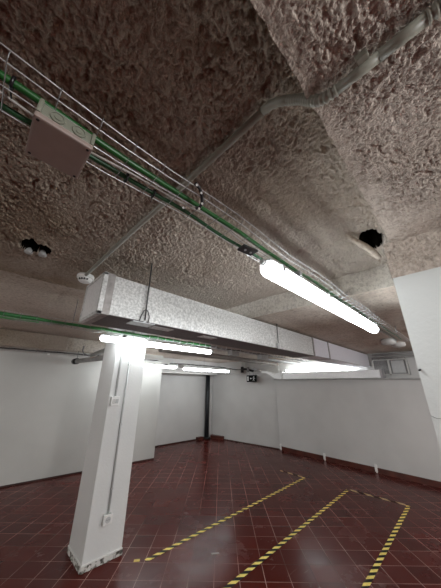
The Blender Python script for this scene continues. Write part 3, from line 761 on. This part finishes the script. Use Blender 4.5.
# grey pipes with black cap on the left wall
t = thing('capped_pipe', 'grey pipe with black end cap jutting from behind the white column', 'pipe', (1.4, 4.4, 1.87))
MB().tube([(1.315, 5.22, 1.885), (1.44, 3.5, 1.872)], 0.040, 14).build('tube', M['pipe_gr'], t)
MB().tube([(1.308, 5.28, 1.886), (1.320, 5.17, 1.885)], 0.056, 14).build('end_cap', M['black'], t)
MB().tube([(1.318, 5.19, 1.94), (1.318, 5.19, 2.07)], 0.006, 8).build('hanger_rod', M['steel_dull'], t)
solo(MB().tube([(1.50, 4.95, 1.99), (1.46, 4.0, 2.03), (1.46, 3.3, 2.06)], 0.040, 14), 'grey_pipe', M['pipe_gr'], 'grey pipe rising behind the white column head, above the capped pipe', 'pipe')
solo(MB().tube([(1.36, 5.08, 2.16), (1.35, 5.07, 2.08), (1.37, 5.05, 2.03), (1.46, 5.03, 1.985), (1.58, 5.02, 1.97), (1.72, 5.01, 1.98)], 0.012, 8), 'loose_cable', M['steel_dull'], 'grey cable looping down beside the column head', 'cable')
solo(MB().box((0.83, 5.13, 1.955), (0.862, 5.17, 1.985), .004), 'wall_clip', M['white'], 'small white clip at the top of the left wall', 'clip')

# ------------------------------------------------------------------ top right corner: vent, disc, pipes
t = thing('wall_vent', 'metal vent panel in a pale frame above the right wall, beside the pillar', 'vent', (5.93, 1.15, 1.72))
MB().box((5.93, 0.80, 1.72), (5.975, 1.40, 1.99)).build('panel', M['steel_dull'], t)
for y in (0.80, 1.10, 1.385): MB().box((5.905, y, 1.70), (5.96, y + .03, 2.00), .003).build('upright', M['white_dim'], t)
for z in (1.70, 1.985): MB().box((5.905, 0.80, z), (5.96, 1.415, z + .02), .003).build('rail', M['white_dim'], t)
for y in np.linspace(0.82, 1.38, 6): MB().box((5.92, y, 2.00), (5.95, y + .015, 2.05)).build('lug', M['steel_dull'], t)
MB().box((5.915, 0.86, 1.74), (5.935, 1.07, 1.97), .003).build('door', M['pvc_lt'], t)
for z, lab in ((2.095, 'grey pipe along the right wall under the ceiling, upper of two'), (2.035, 'grey pipe along the right wall under the ceiling, lower of two')):
    solo(MB().tube([(5.86, 0.3, z), (5.88, 1.36, z)], 0.022, 10), 'grey_pipe', M['pipe_gr'], lab, 'pipe', 'pipes above the right wall')
t = thing('ceiling_fitting', 'round white fitting on the low ceiling just past the near lamp', 'ceiling fitting', (4.24, 0.735, 2.06))
MB().disc((4.24, 0.735, 2.15), (0, 0, -1), .13, .06, 28, [(.07, 0), (.095, .02), (.095, .06), (.08, .08), (.03, .09)]).build('cover', M['white_dim'], t)
MB().disc((4.24, 0.735, 2.155), (0, 0, -1), .10, .012, 28).build('base', M['pvc_lt'], t)
t2 = copy_tree(t); t2.location = (4.60, 0.68, 2.06); tag(t2, 'round white fitting on the low ceiling, half hidden behind the right pillar', 'ceiling fitting', 'round fittings on the low ceiling')
t['group'] = 'round fittings on the low ceiling'

# ------------------------------------------------------------------ black pipe in the far corner
t = thing('drain_pipe', 'black vertical pipe standing in the far corner', 'pipe', (5.32, 5.93, 0))
MB().tube([(5.32, 5.91, 0.0), (5.32, 5.91, 1.764)], 0.066, 16).build('tube', M['blackpipe'], t)
MB().tube([(5.32, 5.91, 0.0), (5.32, 5.91, 0.05)], 0.10, 16).build('floor_collar', M['black'], t)
solo(MB().prism([(5.02, 5.94), (5.22, 5.93), (5.22, 6.03), (5.02, 6.04)], 0, 0.07), 'skirting_piece', M['skirting'], 'short red skirting piece left of the black corner pipe', 'skirting piece', 'loose skirting in the far corner')
solo(MB().prism([(5.45, 5.88), (5.60, 5.50), (5.66, 5.52), (5.60, 5.99)], 0, 0.085), 'skirting_piece', M['skirting'], 'red skirting piece right of the black corner pipe', 'skirting piece', 'loose skirting in the far corner')

# white plaster dabs across the right-hand skirting
for y, lab in ((3.73, 'white plaster dab on the red skirting, farthest of three'), (2.63, 'white plaster dab on the red skirting, middle of three'), (1.655, 'white plaster dab on the red skirting, nearest of three')):
    x = XW0 + XWS * y
    mb = MB().prism([(x - .027, y - .022), (x + .003, y - .022), (x + .003, y + .022), (x - .027, y + .022)], 0.022, 0.135)
    mb.box((x - .024, y - .012, 0.0), (x + .0, y + .008, 0.03), .003)
    solo(mb, 'plaster_dab', M['white'], lab, 'plaster dab', 'plaster dabs on the skirting')

# ------------------------------------------------------------------ hazard tape on the floor
def tape(p, q, w, mat, lab, ph=0.0):
    p, q = Vector((*p, 0)), Vector((*q, 0)); d = q - p; L = d.length
    n = max(2, int(L / .1)); r = random.Random(lab)
    vs = []
    for i in range(n + 1):
        x = L * i / n; j = 0.0015 * r.random()
        vs += [(x, -w / 2 + j, 0), (x, w / 2 + j, 0), (x, w / 2 + j, .0012), (x, -w / 2 + j, .0012)]
    fs = [[i * 4 + k, i * 4 + (k + 1) % 4, i * 4 + 4 + (k + 1) % 4, i * 4 + 4 + k] for i in range(n) for k in range(4)] + [[3, 2, 1, 0], [n * 4 + k for k in range(4)]]
    o = MB().add(vs, fs).build('floor_tape', M[mat])
    o.location = (p.x, p.y, 0.0005); o.rotation_euler.z = math.atan2(d.y, d.x)
    return tag(o, lab, 'floor tape', 'hazard tape on the tiles')
tape((1.545, 2.495), (4.52, 2.468), 0.044, 'tape', 'black and yellow tape line starting by the white column foot')
tape((4.53, 2.50), (4.54, 2.95), 0.048, 'tape_old', 'short worn tape piece at the far end of the column-side tape line')
tape((0.75, 1.775), (4.53, 1.765), 0.044, 'tape', 'black and yellow tape line running through the middle of the floor')
tape((4.555, 1.74), (4.585, 1.04), 0.048, 'tape_old', 'short worn tape joining the far ends of the middle and right tape lines')
tape((1.3, 1.005), (4.58, 1.016), 0.044, 'tape', 'black and yellow tape line nearest the right pillar')
solo(MB().prism([(1.455, 2.555), (1.50, 2.525), (1.515, 2.55), (1.475, 2.58)], 0.0004, 0.003), 'tape_scrap', M['yellow_scrap'], 'yellow scrap of tape on the tiles beside the column foot', 'tape scrap')
solo(MB().prism([(2.03, 2.14), (2.095, 2.10), (2.10, 2.115), (2.04, 2.16)], 0.0004, 0.0022), 'paint_mark', M['grey_cable'], 'small pale paint smear on the tiles between the two tape lines', 'paint mark')

# ------------------------------------------------------------------ added fill lights out of view, behind the viewer and off to the left
w = bpy.data.worlds.new('world'); bpy.context.scene.world = w; w.use_nodes = True
w.node_tree.nodes['Background'].inputs[0].default_value = (0.9, 0.95, 1, 1); w.node_tree.nodes['Background'].inputs[1].default_value = 0.02
def area(name, loc, sx, sy, e, rot=(0, 0, 0)):
    l = bpy.data.lights.new(name, 'AREA'); l.shape = 'RECTANGLE'; l.size = sx; l.size_y = sy; l.energy = e; l.color = (0.97, 0.99, 1.0)
    o = bpy.data.objects.new(name, l); C.objects.link(o); o.location = loc; o.rotation_euler = rot
    return o
def fill_point(name, loc, r, e):
    l = bpy.data.lights.new(name, 'POINT'); l.shadow_soft_size = r; l.energy = e; l.color = (0.98, 0.99, 1.0)
    o = bpy.data.objects.new(name, l); C.objects.link(o); o.location = loc
fill_point('fill_light', (0.5, -1.9, 1.75), 0.25, 105)
fill_point('fill_light', (4.0, -1.9, 1.75), 0.25, 80)
fill_point('fill_light', (-2.3, 3.2, 1.8), 0.2, 58)

# ------------------------------------------------------------------ camera
cam = bpy.data.cameras.new('camera'); co = bpy.data.objects.new('camera', cam); C.objects.link(co)
cam.sensor_fit = 'HORIZONTAL'; cam.sensor_width = 36; cam.lens = 36 * 235.14 / 441; cam.clip_start = 0.02
yaw, pitch, roll = 0.79085, 0.366455, 0.008667
F = Vector((math.cos(yaw) * math.cos(pitch), math.sin(yaw) * math.cos(pitch), math.sin(pitch)))
R0 = Vector((math.sin(yaw), -math.cos(yaw), 0)); U0 = R0.cross(F)
R = R0 * math.cos(roll) + U0 * math.sin(roll); U = -R0 * math.sin(roll) + U0 * math.cos(roll)
mat = Matrix((R, U, -F)).transposed().to_4x4(); mat.translation = (0, 0, 1.5)
co.matrix_world = mat
S = bpy.context.scene; S.camera = co
S.view_settings.view_transform = 'Standard'; S.view_settings.look = 'None'
S.view_settings.exposure = 0.36; S.view_settings.gamma = 1.0
S.cycles.max_bounces = 10; S.cycles.diffuse_bounces = 6
S.cycles.use_denoising = True
